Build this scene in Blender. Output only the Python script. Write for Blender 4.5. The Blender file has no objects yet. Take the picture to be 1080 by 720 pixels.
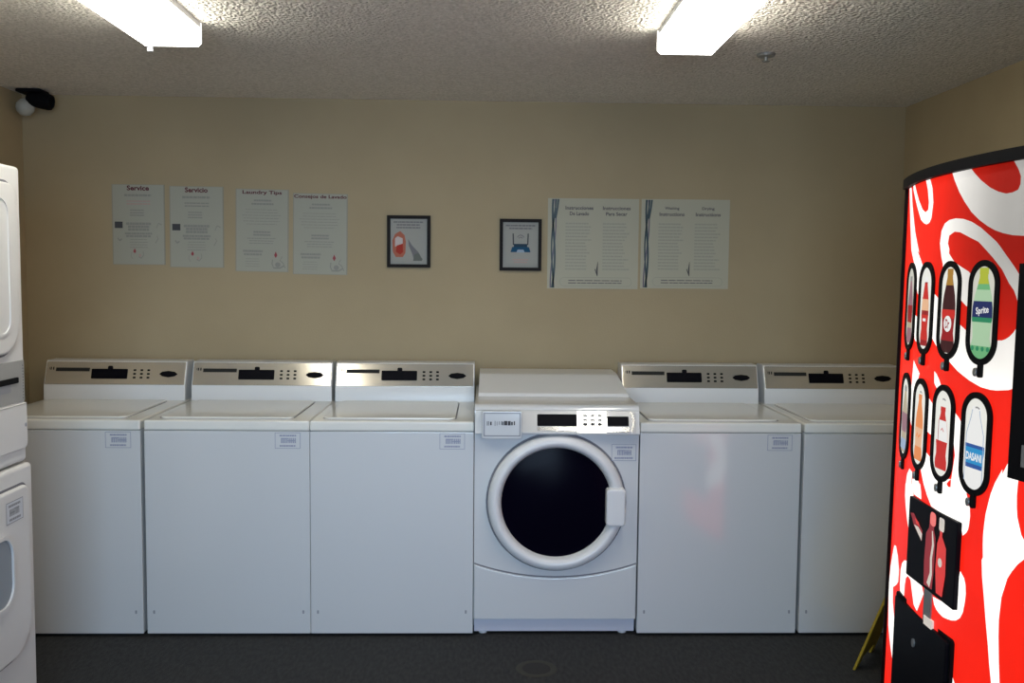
import bpy, bmesh, math, random
from mathutils import Vector, Matrix
random.seed(4)
scene = bpy.context.scene
COL = scene.collection

# ------------------------------------------------------------------ helpers
def origin(p):
    o = Vector((0, 0, 0))
    while p is not None:
        o += p.location
        p = p.parent
    return o

def tag(o, label=None, cat=None, group=None, kind=None):
    if label: o['label'] = label
    if cat: o['category'] = cat
    if group: o['group'] = group
    if kind: o['kind'] = kind
    return o

def thing(name, label, cat, loc, group=None):
    o = bpy.data.objects.new(name, None)
    o.empty_display_size = 0.1
    COL.objects.link(o)
    o.location = loc
    return tag(o, label, cat, group)

def link(name, bm, mats, parent=None, smooth=None, recalc=True):
    """bm holds world coordinates; the object is stored relative to its parent."""
    if recalc: bmesh.ops.recalc_face_normals(bm, faces=bm.faces)
    off = origin(parent)
    for v in bm.verts: v.co -= off
    me = bpy.data.meshes.new(name)
    bm.to_mesh(me); bm.free()
    if not isinstance(mats, (list, tuple)): mats = [mats]
    for m in mats: me.materials.append(m)
    o = bpy.data.objects.new(name, me)
    COL.objects.link(o)
    o.parent = parent
    if smooth is not None:
        for p in me.polygons: p.use_smooth = True
        try: me.set_sharp_from_angle(angle=math.radians(smooth))
        except Exception: pass
        wn = o.modifiers.new('face_normals', 'WEIGHTED_NORMAL'); wn.weight = 90; wn.keep_sharp = True
    return o

def add_box(bm, x, y, z, bevel=0, seg=2):
    b = bmesh.new()
    bmesh.ops.create_cube(b, size=1)
    for v in b.verts:
        v.co = Vector(((x[0]+x[1])/2 + v.co.x*(x[1]-x[0]), (y[0]+y[1])/2 + v.co.y*(y[1]-y[0]), (z[0]+z[1])/2 + v.co.z*(z[1]-z[0])))
    if bevel: bmesh.ops.bevel(b, geom=b.edges[:], offset=bevel, segments=seg, profile=0.5, affect='EDGES')
    merge(bm, b)

def merge(bm, b, mat=None):
    vm = {v: bm.verts.new(v.co) for v in b.verts}
    for f in b.faces:
        try:
            nf = bm.faces.new([vm[v] for v in f.verts]); nf.material_index = f.material_index if mat is None else mat
        except ValueError: pass
    b.free()

def box(name, x, y, z, mat, parent=None, bevel=0, seg=2):
    bm = bmesh.new(); add_box(bm, x, y, z, bevel, seg)
    return link(name, bm, mat, parent, smooth=40 if bevel else None)

def add_prism(bm, pts, fn, a, b, bevel=0, seg=2):
    """pts: outline in 2D; fn(u, v, w) -> world; extruded from w=a to w=b."""
    t = bmesh.new()
    lo = [t.verts.new((p[0], p[1], a)) for p in pts]
    hi = [t.verts.new((p[0], p[1], b)) for p in pts]
    f1 = t.faces.new(lo); f2 = t.faces.new(hi)
    n = len(pts)
    for i in range(n): t.faces.new((lo[i], lo[(i+1) % n], hi[(i+1) % n], hi[i]))
    bmesh.ops.recalc_face_normals(t, faces=t.faces)
    if bevel:
        ed = [e for e in t.edges if abs(e.verts[0].co.z-b) < 1e-7 and abs(e.verts[1].co.z-b) < 1e-7]
        bmesh.ops.bevel(t, geom=ed, offset=bevel, segments=seg, profile=0.5, affect='EDGES')
    bmesh.ops.triangulate(t, faces=[f for f in t.faces if len(f.verts) > 4])
    for v in t.verts: v.co = Vector(fn(*v.co))
    merge(bm, t)

def prism(name, pts, fn, a, b, mat, parent=None, bevel=0, seg=2):
    bm = bmesh.new(); add_prism(bm, pts, fn, a, b, bevel, seg)
    return link(name, bm, mat, parent, smooth=35)

def add_ring(bm, outer, inner, fn, a, b):
    n = len(outer)
    rows = [[bm.verts.new(fn(p[0], p[1], w)) for p in L] for L, w in ((outer, a), (outer, b), (inner, b), (inner, a))]
    for k in range(4):
        r0, r1 = rows[k], rows[(k+1) % 4]
        for i in range(n): bm.faces.new((r0[i], r0[(i+1) % n], r1[(i+1) % n], r1[i]))

def ring(name, outer, inner, fn, a, b, mat, parent=None):
    bm = bmesh.new(); add_ring(bm, outer, inner, fn, a, b)
    return link(name, bm, mat, parent, smooth=35)

def add_lathe(bm, prof, fn, seg=48):
    """prof: list of (radius, w); fn(u, v, w) -> world."""
    rows = []
    for r, w in prof:
        if r < 1e-6: rows.append([bm.verts.new(fn(0, 0, w))])
        else: rows.append([bm.verts.new(fn(r*math.cos(2*math.pi*i/seg), r*math.sin(2*math.pi*i/seg), w)) for i in range(seg)])
    for r0, r1 in zip(rows, rows[1:]):
        for i in range(seg):
            j = (i+1) % seg
            if len(r0) == 1: bm.faces.new((r0[0], r1[i], r1[j]))
            elif len(r1) == 1: bm.faces.new((r0[i], r0[j], r1[0]))
            else: bm.faces.new((r0[i], r0[j], r1[j], r1[i]))

def lathe(name, prof, fn, mat, parent=None, seg=48):
    bm = bmesh.new(); add_lathe(bm, prof, fn, seg)
    return link(name, bm, mat, parent, smooth=40)

def rrect(x0, x1, y0, y1, r, n=6):
    """rounded rectangle; r is one radius or four (bottom-left, bottom-right, top-right, top-left)"""
    rs = r if isinstance(r, (tuple, list)) else (r,)*4
    out = []
    for (cx, cy, a0), rr in zip(((x0, y0, 180), (x1, y0, 270), (x1, y1, 0), (x0, y1, 90)), rs):
        sx = 1 if cx == x0 else -1; sy = 1 if cy == y0 else -1
        for i in range(n+1):
            a = math.radians(a0 + 90*i/n)
            out.append((cx + sx*rr + rr*math.cos(a), cy + sy*rr + rr*math.sin(a)))
    return out

def stadium(cx, cy, w, h, n=12):
    return rrect(cx-w/2, cx+w/2, cy-h/2, cy+h/2, w/2-1e-4, n)

def circle(cx, cy, rx, ry=None, n=32):
    ry = ry or rx
    return [(cx+rx*math.cos(2*math.pi*i/n), cy+ry*math.sin(2*math.pi*i/n)) for i in range(n)]

_text = {}
def text_tris(s, bold=0.0, serif=False):
    key = (s, bold)
    if key not in _text:
        c = bpy.data.curves.new('lettering', 'FONT'); c.body = s; c.size = 1; c.offset = bold; c.resolution_u = 3
        o = bpy.data.objects.new('lettering', c)
        me = bpy.data.meshes.new_from_object(o)
        vs = [(v.co.x, v.co.y) for v in me.vertices]; fs = [tuple(p.vertices) for p in me.polygons]
        bpy.data.objects.remove(o); bpy.data.curves.remove(c); bpy.data.meshes.remove(me)
        xs = [v[0] for v in vs]; ys = [v[1] for v in vs]
        _text[key] = (vs, fs, min(xs), max(xs), min(ys), max(ys))
    return _text[key]

class Sheet:
    """flat printed surface: shapes in (u, v), stacked in thin layers, mapped to the world at the end"""
    def __init__(s): s.bm = bmesh.new()
    def poly(s, pts, mat, layer=1):
        vs = [s.bm.verts.new((p[0], p[1], layer)) for p in pts]
        f = s.bm.faces.new(vs); f.material_index = mat
        return s
    def rect(s, x0, x1, y0, y1, mat, layer=1): return s.poly([(x0, y0), (x1, y0), (x1, y1), (x0, y1)], mat, layer)
    def disc(s, cx, cy, rx, mat, layer=1, ry=None, n=20): return s.poly(circle(cx, cy, rx, ry, n), mat, layer)
    def stroke(s, pts, w, mat, layer=1):
        n = len(pts); ws = w if isinstance(w, (list, tuple)) else [w]*n
        L, R = [], []
        for i, p in enumerate(pts):
            a = pts[max(i-1, 0)]; b = pts[min(i+1, n-1)]
            dx, dy = b[0]-a[0], b[1]-a[1]; l = math.hypot(dx, dy) or 1
            L.append(s.bm.verts.new((p[0]-dy/l*ws[i]/2, p[1]+dx/l*ws[i]/2, layer)))
            R.append(s.bm.verts.new((p[0]+dy/l*ws[i]/2, p[1]-dx/l*ws[i]/2, layer)))
        for i in range(n-1):
            f = s.bm.faces.new((R[i], R[i+1], L[i+1], L[i])); f.material_index = mat
        return s
    def text(s, body, cx, cy, w, h, mat, layer=1, bold=0.0, rot=0):
        vs, fs, x0, x1, y0, y1 = text_tris(body, bold)
        c, sn = math.cos(rot), math.sin(rot)
        new = []
        for x, y in vs:
            a = ((x-x0)/(x1-x0)-.5)*w; b = ((y-y0)/(y1-y0)-.5)*h
            new.append(s.bm.verts.new((cx+a*c-b*sn, cy+a*sn+b*c, layer)))
        for f in fs:
            try: nf = s.bm.faces.new([new[i] for i in f]); nf.material_index = mat
            except ValueError: pass
        return s
    def lines(s, x0, x1, y1, y0, n, mat, layer=1, th=.35, align='left', seed=0):
        """n lines of small print between y1 (top) and y0, as short word-length dashes"""
        r = random.Random(seed)
        p = (y1-y0)/n
        for i in range(n):
            y = y1-p*(i+.5); full = x1-x0; ln = full*r.uniform(.72, 1)
            a = x0 if align == 'left' else x0+(full-ln)/2
            e = a+ln
            while a < e-1e-4:
                w = min(r.uniform(.05, .16)*full, e-a)
                s.rect(a, a+w*.88, y-p*th/2, y+p*th/2, mat, layer); a += w
        return s
    def build(s, name, mats, fn, parent=None, step=.0005, cuts=None, attr=False):
        bm = s.bm
        bmesh.ops.triangulate(bm, faces=[f for f in bm.faces if len(f.verts) > 4])
        if cuts:
            for c in cuts:
                bmesh.ops.bisect_plane(bm, geom=bm.verts[:]+bm.edges[:]+bm.faces[:], plane_co=(c, 0, 0), plane_no=(1, 0, 0))
        uvl = bm.loops.layers.uv.new('UVMap')
        for f in bm.faces:
            for l in f.loops: l[uvl].uv = (l.vert.co.x, l.vert.co.y)
        for v in bm.verts: v.co = Vector(fn(v.co.x, v.co.y, v.co.z*step))
        return link(name, bm, mats, parent, recalc=False)

def dup(root, loc, **props):
    r = root.copy(); COL.objects.link(r); r.location = loc
    for k, v in props.items(): r[k] = v
    for ch in list(root.children):
        c = ch.copy(); COL.objects.link(c); c.parent = r
        for g in ch.children:
            d = g.copy(); COL.objects.link(d); d.parent = c
    return r

# ------------------------------------------------------------------ materials
def mat(name, color, rough=.5, metal=0, coat=0, emit=None, strength=0, spec=.5):
    m = bpy.data.materials.new(name); m.use_nodes = True
    b = m.node_tree.nodes['Principled BSDF']
    b.inputs['Base Color'].default_value = (*color, 1)
    b.inputs['Roughness'].default_value = rough
    b.inputs['Metallic'].default_value = metal
    b.inputs['Coat Weight'].default_value = coat
    b.inputs['Specular IOR Level'].default_value = spec
    if emit:
        b.inputs['Emission Color'].default_value = (*emit, 1)
        b.inputs['Emission Strength'].default_value = strength
    return m

def nodes(m): return m.node_tree.nodes, m.node_tree.links, m.node_tree.nodes['Principled BSDF']

def add_noise(m, scale, c0, c1, detail=4, lo=.35, hi=.65, stretch=None, bump=0, bscale=None, bdist=.002):
    N, L, B = nodes(m)
    tc = N.new('ShaderNodeTexCoord'); mp = N.new('ShaderNodeMapping')
    L.new(tc.outputs['Object'], mp.inputs['Vector'])
    if stretch: mp.inputs['Scale'].default_value = stretch
    n = N.new('ShaderNodeTexNoise'); n.inputs['Scale'].default_value = scale; n.inputs['Detail'].default_value = detail
    L.new(mp.outputs[0], n.inputs['Vector'])
    r = N.new('ShaderNodeValToRGB'); r.color_ramp.elements[0].position = lo; r.color_ramp.elements[1].position = hi
    r.color_ramp.elements[0].color = (*c0, 1); r.color_ramp.elements[1].color = (*c1, 1)
    L.new(n.outputs['Fac'], r.inputs['Fac']); L.new(r.outputs['Color'], B.inputs['Base Color'])
    if bump:
        n2 = N.new('ShaderNodeTexNoise'); n2.inputs['Scale'].default_value = bscale or scale; n2.inputs['Detail'].default_value = 3
        L.new(tc.outputs['Object'], n2.inputs['Vector'])
        bp = N.new('ShaderNodeBump'); bp.inputs['Strength'].default_value = bump; bp.inputs['Distance'].default_value = bdist
        L.new(n2.outputs['Fac'], bp.inputs['Height']); L.new(bp.outputs['Normal'], B.inputs['Normal'])
    return m
M = {}
M['wall'] = add_noise(mat('painted_wall', (.4, .35, .25), .8), 2.2, (.385, .304, .178), (.415, .330, .196), bump=.35, bscale=150, bdist=.002)
M['ceiling'] = add_noise(mat('popcorn_ceiling', (.6, .6, .57), .95), 90, (.68, .63, .54), (.90, .84, .75), bump=1, bscale=75, bdist=.02)
def popcorn(m):
    N, L, B = nodes(m)
    tc = N.new('ShaderNodeTexCoord')
    v = N.new('ShaderNodeTexVoronoi'); v.inputs['Scale'].default_value = 85; v.feature = 'SMOOTH_F1'
    n = N.new('ShaderNodeTexNoise'); n.inputs['Scale'].default_value = 80; n.inputs['Detail'].default_value = 4
    L.new(tc.outputs['Object'], v.inputs['Vector']); L.new(tc.outputs['Object'], n.inputs['Vector'])
    s = N.new('ShaderNodeMath'); s.operation = 'SUBTRACT'
    L.new(n.outputs['Fac'], s.inputs[0]); L.new(v.outputs['Distance'], s.inputs[1])
    bp = N.new('ShaderNodeBump'); bp.inputs['Strength'].default_value = 1; bp.inputs['Distance'].default_value = .011
    L.new(s.outputs[0], bp.inputs['Height']); L.new(bp.outputs['Normal'], B.inputs['Normal'])
popcorn(M['ceiling'])
M['floor'] = add_noise(mat('dark_carpet', (.02, .02, .02), .9), 26, (.012, .013, .0135), (.026, .027, .027), detail=8, stretch=(3, 1, 1), bump=.6, bscale=260, bdist=.004)
M['enamel'] = mat('white_enamel', (.66, .67, .67), .45, coat=.9)
M['enamel'].node_tree.nodes['Principled BSDF'].inputs['Coat Roughness'].default_value = .09
M['enamel'].node_tree.nodes['Principled BSDF'].inputs['Coat IOR'].default_value = 1.8
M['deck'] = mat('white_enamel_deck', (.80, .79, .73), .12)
M['dryer'] = mat('dryer_enamel', (.72, .71, .69), .35)
M['plastic'] = mat('white_plastic', (.78, .78, .77), .3)
M['kick'] = mat('kick_plate_white', (.62, .63, .7), .35)
M['silver'] = mat('brushed_silver', (.62, .58, .49), .13, metal=.65)
M['silver_satin'] = mat('satin_silver', (.5, .5, .5), .38, metal=.5)  # duller silver-grey of the front-loader's trim strip
M['keypad'] = mat('keypad_white', (.95, .95, .93), .16, metal=.8)
M['panelgrey'] = mat('grey_panel', (.36, .36, .35), .45, metal=.2)
M['black'] = mat('black_plastic', (.006, .006, .007), .5, spec=.04)
M['display'] = mat('black_display', (.004, .004, .006), .45, spec=.06)
M['dark'] = mat('dark_gap', (.01, .01, .012), .8)
M['glass'] = mat('dark_door_glass', (.002, .0015, .006), .2, spec=.03)
M['dglass'] = mat('dryer_window', (.25, .28, .31), .2)
M['grey'] = mat('grey_print', (.30, .31, .33), .6)
M['bluegrey'] = mat('sticker_ink', (.29, .31, .41), .6)
M['sticker'] = mat('sticker_paper', (.66, .68, .72), .4)
M['groove'] = mat('shadow_groove', (.17, .17, .19), .7)
M['paper'] = mat('poster_paper', (.385, .38, .31), .7, spec=.2)
M['paper_b'] = mat('instruction_paper', (.445, .425, .325), .7, spec=.2)
M['ink'] = mat('faint_ink', (.265, .265, .225), .6)
M['ink_b'] = mat('brown_grey_ink', (.335, .33, .265), .6)
M['inkd'] = mat('dark_ink', (.07, .07, .075), .8, spec=.1)
M['title'] = mat('title_maroon', (.12, .03, .04), .8, spec=.1)
M['title_b'] = mat('title_grey', (.12, .11, .12), .8, spec=.1)
M['pinkink'] = mat('pink_ink', (.44, .30, .26), .6)
M['redink'] = mat('red_ink', (.30, .04, .05), .6)
M['edge'] = mat('sheet_edge', (.30, .29, .22), .5)
M['teal'] = mat('teal_ink', (.03, .055, .06), .5)
M['violet'] = mat('violet_ink', (.14, .12, .15), .5)
M['frame'] = mat('black_frame', (.012, .009, .008), .6, spec=.15)
M['fpaper'] = mat('framed_paper', (.36, .355, .315), .8, spec=.1)
M['salmon'] = mat('salmon_print', (.42, .14, .09), .8, spec=.1)
M['red2'] = mat('red_print', (.40, .05, .035), .8, spec=.1)
M['blue2'] = mat('blue_print', (.02, .08, .15), .8, spec=.1)
M['yellow'] = mat('yellow_plastic', (.50, .36, .03), .5)
M['drain'] = mat('drain_ring', (.03, .029, .022), .8)
M['steel'] = mat('dull_steel', (.3, .3, .29), .4, metal=.6)
M['camwhite'] = mat('camera_white', (.38, .38, .34), .5)
M['housing'] = mat('fixture_white', (.8, .8, .8), .5)
LENS = 14.0
M['lens'] = mat('lit_lens', (.9, .9, .9), .5, emit=(1, .975, .88), strength=LENS)
M['lensend'] = mat('lit_lens_end', (.9, .9, .9), .5, emit=(1, .98, .9), strength=1.1)

def backlit(name, color, k=1.0, vary=True):
    """printed plastic lit from behind by tubes inside the machine"""
    m = mat(name, tuple(c*.1 for c in color), .4, spec=.2, emit=color, strength=k)
    if vary:
        N, L, B = nodes(m)
        uv = N.new('ShaderNodeUVMap'); sep = N.new('ShaderNodeSeparateXYZ'); L.new(uv.outputs[0], sep.inputs[0])
        # upright tube inside near the far edge, weaker light towards the upper near corner
        def math_(op, a, b=None):
            n = N.new('ShaderNodeMath'); n.operation = op
            for i, v in enumerate((a, b)):
                if v is None: continue
                if isinstance(v, (int, float)): n.inputs[i].default_value = v
                else: L.new(v, n.inputs[i])
            return n.outputs[0]
        rt = N.new('ShaderNodeMapRange'); rt.interpolation_type = 'SMOOTHSTEP'
        rt.inputs['From Min'].default_value = .28; rt.inputs['From Max'].default_value = .72
        rt.inputs['To Min'].default_value = 0; rt.inputs['To Max'].default_value = 1
        L.new(sep.outputs['X'], rt.inputs['Value'])
        rz = N.new('ShaderNodeMapRange'); rz.interpolation_type = 'SMOOTHSTEP'
        rz.inputs['From Min'].default_value = 1.15; rz.inputs['From Max'].default_value = 1.6
        L.new(sep.outputs['Y'], rz.inputs['Value'])
        n = N.new('ShaderNodeTexNoise'); n.inputs['Scale'].default_value = 7; L.new(uv.outputs[0], n.inputs['Vector'])
        fall = math_('MULTIPLY', rt.outputs[0], rz.outputs[0])
        s = math_('SUBTRACT', 1.0, math_('MULTIPLY', fall, .72))
        s = math_('MULTIPLY', s, math_('ADD', .85, math_('MULTIPLY', n.outputs['Fac'], .3)))
        L.new(math_('MULTIPLY', s, k), B.inputs['Emission Strength'])
    return m
V = [backlit('backlit_red', (.82, .015, .006), 1.15), backlit('backlit_white', (.93, .90, .85), 1.35)]
W = dict(white=backlit('window_white', (.80, .80, .74), .95, False), cream=backlit('window_cream', (.62, .62, .54), .9, False))
def pc(name, c): W[name] = backlit('print_'+name, c, .85, False)
for n_, c_ in dict(cola=(.05, .012, .015), red=(.62, .03, .025), dred=(.33, .015, .02), green=(.16, .45, .2), pale=(.42, .62, .40), dgreen=(.03, .25, .12),
                   navy=(.02, .03, .12), gold=(.42, .22, .04), lime=(.45, .5, .05), orange=(.85, .28, .09), peach=(.85, .5, .3), mauve=(.32, .16, .2), beige=(.5, .42, .3),
                   blue=(.03, .3, .62), dblue=(.03, .10, .35), line=(.35, .45, .62), grey=(.3, .3, .3), wht=(.9, .9, .88)).items(): pc(n_, c_)
M['pred'] = mat('promo_red', (.5, .05, .04), .5, emit=(.6, .03, .03), strength=.8)
M['pdred'] = mat('promo_dark_red', (.2, .02, .02), .5, emit=(.25, .02, .03), strength=.8)
M['pwht'] = mat('promo_white', (.6, .55, .5), .5, emit=(.5, .45, .40), strength=.8)
M['ppink'] = mat('promo_pink', (.6, .2, .2), .5, emit=(.8, .14, .12), strength=.8)
M['ink_f'] = mat('framed_grey_ink', (.19, .185, .19), .8, spec=.1)
M['grey_f'] = mat('framed_dark_grey', (.15, .16, .14), .8, spec=.1)
M['fpaper2'] = mat('framed_pale', (.48, .38, .33), .4)
M['bluepale'] = mat('pale_blue_print', (.25, .33, .40), .4)
M['bluemid'] = mat('mid_blue_print', (.03, .06, .09), .8, spec=.1)
M['drain_in'] = mat('drain_cover', (.013, .012, .011), .8)
# ------------------------------------------------------------------ room
XL, XR, YB, YF, ZC = -2.25, 2.07, .788, -5.3, 2.372
def struct(name, x, y, z, m, **k):
    return tag(box(name, x, y, z, m, **k), kind='structure')
struct('floor', (XL-.1, XR+.1), (YF-.1, YB+.1), (-.1, 0), M['floor'])
struct('ceiling', (XL-.1, XR+.1), (YF-.1, YB+.1), (ZC, ZC+.1), M['ceiling'])
struct('wall_back', (XL-.1, XR+.1), (YB, YB+.1), (0, ZC), M['wall'])
struct('wall_left', (XL-.1, XL), (YF, YB), (0, ZC), M['wall'])
struct('wall_right', (XR, XR+.1), (YF, YB), (0, ZC), M['wall'])
struct('wall_front', (XL-.1, XR+.1), (YF-.1, YF), (0, ZC), M['wall'])

# ------------------------------------------------------------------ top loading washers
def make_washer(loc, label):
    X0 = loc[0]; w = .68
    t = thing('top_loading_washer', label, 'washing machine', loc, None)
    # cabinet shell, front sheet, feet
    box('cabinet', (X0, X0+w), (.012, .70), (.012, .872), M['enamel'], t, bevel=.004)
    box('front_panel', (X0, X0+w), (-.003, .0118), (.012, .8705), M['enamel'], t, bevel=.004)
    for fx in (.05, w-.05):
        for fy in (.06, .64): lathe('foot', [(0, 0), (.02, 0), (.02, .013), (0, .013)], lambda u, v, q, fx=fx, fy=fy: (X0+fx+u, fy+v, q), M['black'], t, 16)
    # top deck with rounded front edge, recess around the lid
    bm = bmesh.new(); add_box(bm, (X0, X0+w), (-.005, .70), (.8712, .914), .008, 4)
    link('top_deck', bm, M['deck'], t, smooth=50)
    lid = prism('lid', rrect(X0+.045, X0+.60, .05, .575, .03), lambda u, v, q: (u, v, q), .9145, .9215, M['deck'], t, bevel=.003)
    ring('lid_gap', rrect(X0+.0405, X0+.6045, .0455, .5795, .034), rrect(X0+.045, X0+.60, .05, .575, .03), lambda u, v, q: (u, v, q), .9135, .9146, M['groove'], lid)
    # console: white riser, sloping silver control face, white end caps
    prof = [(.603, .9145), (.606, .985), (.646, 1.094), (.655, 1.099), (.745, 1.099), (.755, 1.09), (.755, .9145)]
    con = prism('console', prof, lambda u, v, q: (X0+q, u, v), .008, .672, M['plastic'], t)
    def face(u, v, q):     # u along width, v = height z on the sloping face, q out of the face
        yy = .606+(v-.985)*.367
        return (X0+u, yy-q*.939-.0012, v+q*.345)
    sheet = Sheet()
    prism('control_panel', rrect(.012, .668, .988, 1.092, .004, 3), face, 0, .003, M['silver'], con, bevel=.001)
    s = Sheet()
    s.rect(.027, .029, 1.055, 1.067, 1); s.rect(.032, .038, 1.054, 1.067, 0)
    s.rect(.044, .049, 1.054, 1.067, 1)
    s.rect(.058, .217, 1.047, 1.064, 0)
    s.build('slot_print', [M['grey2'], M['black']], lambda u, v, q: face(u, v, .0032+q), con)
    s = Sheet()
    for cx in (.43, .4625, .495):
        for cz in (1.054, 1.037, 1.020):
            s.poly(rrect(cx-.007, cx+.007, cz-.0045, cz+.0045, .003, 3), 0, 1)
            s.rect(cx-.005, cx+.005, cz-.003, cz+.003, 1, 2)
    s.build('button_grid', [M['grey2'], M['black'], M['panelgrey']], lambda u, v, q: face(u, v, .0032+q), con)
    prism('display', rrect(.227, .397, 1.014, 1.059, .004, 3), face, .003, .0055, M['display'], con)
    prism('display_tab', rrect(.302, .326, 1.055, 1.073, .006, 4), face, .003, .006, M['display'], con)
    prism('coin_plate', [(.547, 1.037), (.56, 1.047), (.59, 1.051), (.62, 1.047), (.633, 1.037), (.62, 1.027), (.59, 1.022), (.56, 1.027)], face, .003, .007, M['black'], con, bevel=.001)
    # sticker on the front
    s = Sheet()
    sticker_art(s, .537, .642, .798, .865)
    s.build('sticker', [M['sticker'], M['bluegrey']], lambda u, v, q: (X0+u, -.0024-q, v), t)
    for cx in (.03, .65):
        prism('panel_screw', rrect(cx-.004, cx+.004, .098, .113, .003, 3), lambda u, v, q: (X0+u, -.002-q, v), 0, .002, M['grey'], t)
    return t

def sticker_art(s, x0, x1, z0, z1, seed=1):
    w = x1-x0; h = z1-z0
    s.rect(x0, x1, z0, z1, 0, 1)
    b = .0022
    for a in ((x0, x1, z0, z0+b), (x0, x1, z1-b, z1), (x0, x0+b, z0, z1), (x1-b, x1, z0, z1)): s.rect(*a, 1, 2)
    s.lines(x0+.08*w, x1-.05*w, z1-.10*h, z1-.28*h, 1, 1, 2, .6, 'c', seed)
    # bold middle row, small print below
    r = random.Random(seed+5); a = x0+.24*w
    while a < x1-.2*w:
        k = r.uniform(.03, .06)*w; s.rect(a, a+k, z0+.34*h, z0+.66*h, 1, 2); a += k+.022*w
    s.rect(x0+.24*w, x0+.55*w, z0+.60*h, z0+.66*h, 1, 3)
    s.rect(x0+.5*w, x1-.2*w, z0+.46*h, z0+.52*h, 1, 3)
    s.lines(x0+.1*w, x1-.1*w, z0+.26*h, z0+.08*h, 1, 1, 2, .6, 'c', seed+2)

M['grey2'] = mat('panel_inlay_grey', (.022, .022, .02), .6, spec=.15)
w1 = make_washer((-2.103, 0, 0), 'white top-loading washer at the left end of the row, beside the stacked dryer')
w2 = dup(w1, (-1.4085, 0, 0), label='white top-loading washer, second from the left end of the row')
w3 = dup(w1, (-.7275, 0, 0), label='white top-loading washer directly left of the front-loading washer with the round door')
w5 = dup(w1, (.6475, 0, 0), label='white top-loading washer directly right of the front-loading washer, pinkish reflection on its front')
w6 = dup(w1, (1.3412, 0, 0), label='white top-loading washer at the right end, partly hidden by the red vending machine')
for o in (w1, w2, w3, w5, w6): o['group'] = 'top-loading washers along the back wall'
# paint chips on two of the fronts
for par, x, z, k in ((w3, -.695, .857, .005), (w3, -.690, .838, .004), (w5, .6755, .82, .011)):
    s = Sheet(); s.poly([(x-k, z+k), (x+k*.3, z+k*.4), (x+k, z-k*.8), (x-k*.5, z-k*.6)], 0)
    s.build('chip_mark', [M['grey']], lambda u, v, q: (u, -.0024-q, v), par)

# ------------------------------------------------------------------ front loading washer
FL = thing('front_loading_washer', 'white front-loading washer with a large round dark glass door, between the top-loading washers', 'washing machine', (.2985, 0, 0))
x0, x1 = -.045, .642
prof = [(0, .076), (0, .95), (.004, .968), (.014, .980), (.03, .986), (.70, .986), (.70, .03), (.045, .03), (.045, .076), (.012, .076)]
body = prism('cabinet', prof, lambda u, v, q: (q, u, v), x0, x1, M['enamel'], FL)
for fx in (x0+.04, x1-.05):
    for fy in (.05, .62): lathe('foot', [(0, 0), (.018, 0), (.018, .031), (0, .031)], lambda u, v, q, fx=fx, fy=fy: (fx+u, fy+v, q), M['plastic'], FL, 16)
box('kick_plate', (x0+.002, x1-.002), (.022, .0445), (.012, .074), M['kick'], FL, bevel=.003)
# rear hood
prof = [(.26, .9865), (.272, 1.0), (.49, 1.058), (.515, 1.066), (.72, 1.066), (.735, 1.05), (.735, .9865)]
bm = bmesh.new()
t_ = bmesh.new()
add_prism(t_, prof, lambda u, v, q: (q, u, v), 0, 1)
for v in t_.verts:
    k = (v.co.z-.9865)/.08
    v.co.x = (x0+.012+.004*k) if v.co.x < .5 else (x1-.004-.022*k)
merge(bm, t_)
link('rear_hood', bm, M['plastic'], FL, smooth=30)
# arched lower panel
arc = [(x1-.002, .31)] + [(x1-(x1-x0)*i/24, .252+.058*abs(2*i/24-1)**2) for i in range(1, 24)] + [(x0+.002, .31)]
pts = [(x0+.002, .076), (x1-.002, .076)] + arc
prism('lower_panel', pts, lambda u, v, q: (u, -q, v), 0, .010, M['enamel'], FL, bevel=.004)
s = Sheet(); s.stroke([(p[0], p[1]+.004) for p in arc], .006, 0)
s.build('panel_seam', [M['groove']], lambda u, v, q: (u, -.0003-q, v), FL)
# control fascia (tilted back) with ledge
prof = [(-.001, .866), (-.043, .868), (-.046, .874), (-.006, .962), (.001, .964)]
fas = prism('control_fascia', prof, lambda u, v, q: (q, u, v), x0+.003, x1-.003, M['enamel'], FL)
def ff(u, v, q):
    yy = -.046+(v-.874)*(.040/.088)
    return (u, yy-q*.910, v+q*.414)
prism('trim_strip', rrect(.148, .625, .876, .960, .006), ff, 0, .002, M['silver_satin'], fas, bevel=.001)
prism('display', rrect(.214, .378, .902, .948, .003, 3), ff, .002, .004, M['display'], fas)
prism('keypad', rrect(.379, .503, .877, .959, .003, 3), ff, .002, .0035, M['keypad'], fas)
s = Sheet()
for cx in (.413, .444, .474):
    for cz, h, c in ((.943, .010, 1), (.926, .010, 1), (.909, .012, 0)):
        s.poly(rrect(cx-.009, cx+.009, cz-h/2, cz+h/2, .003, 3), c)
s.rect(.216, .376, .884, .899, 2); s.rect(.290, .302, .882, .901, 3, 2)
s.rect(.505, .595, .880, .898, 2)
s.build('key_print', [M['inkd'], M['panelgrey'], M['keypad'], M['keypad']], lambda u, v, q: ff(u, v, .0036+q), fas)
prism('coin_display', rrect(.505, .594, .903, .940, .003, 3), ff, .002, .005, M['display'], fas)
o_ = [(.600, .958), (.608, .958), (.616, .945), (.619, .922), (.614, .895), (.607, .879), (.600, .879), (.606, .9), (.609, .922), (.606, .942)]
prism('bracket', o_, ff, .002, .005, M['keypad'], fas)
cb = prism('coin_box', rrect(-.0146, .150, .852, .966, .006), lambda u, v, q: (u, -q, v), .04, .056, M['enamel'], FL, bevel=.003)
ring('coin_box_border', rrect(-.008, .144, .862, .961, .004), rrect(-.003, .139, .867, .956, .003), lambda u, v, q: (u, -.0561-q, v), 0, .0008, M['grey'], cb)
prism('coin_box_neck', rrect(-.010, .146, .857, .962, .004), lambda u, v, q: (u, -q, v), .0, .0402, M['groove'], cb)
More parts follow.
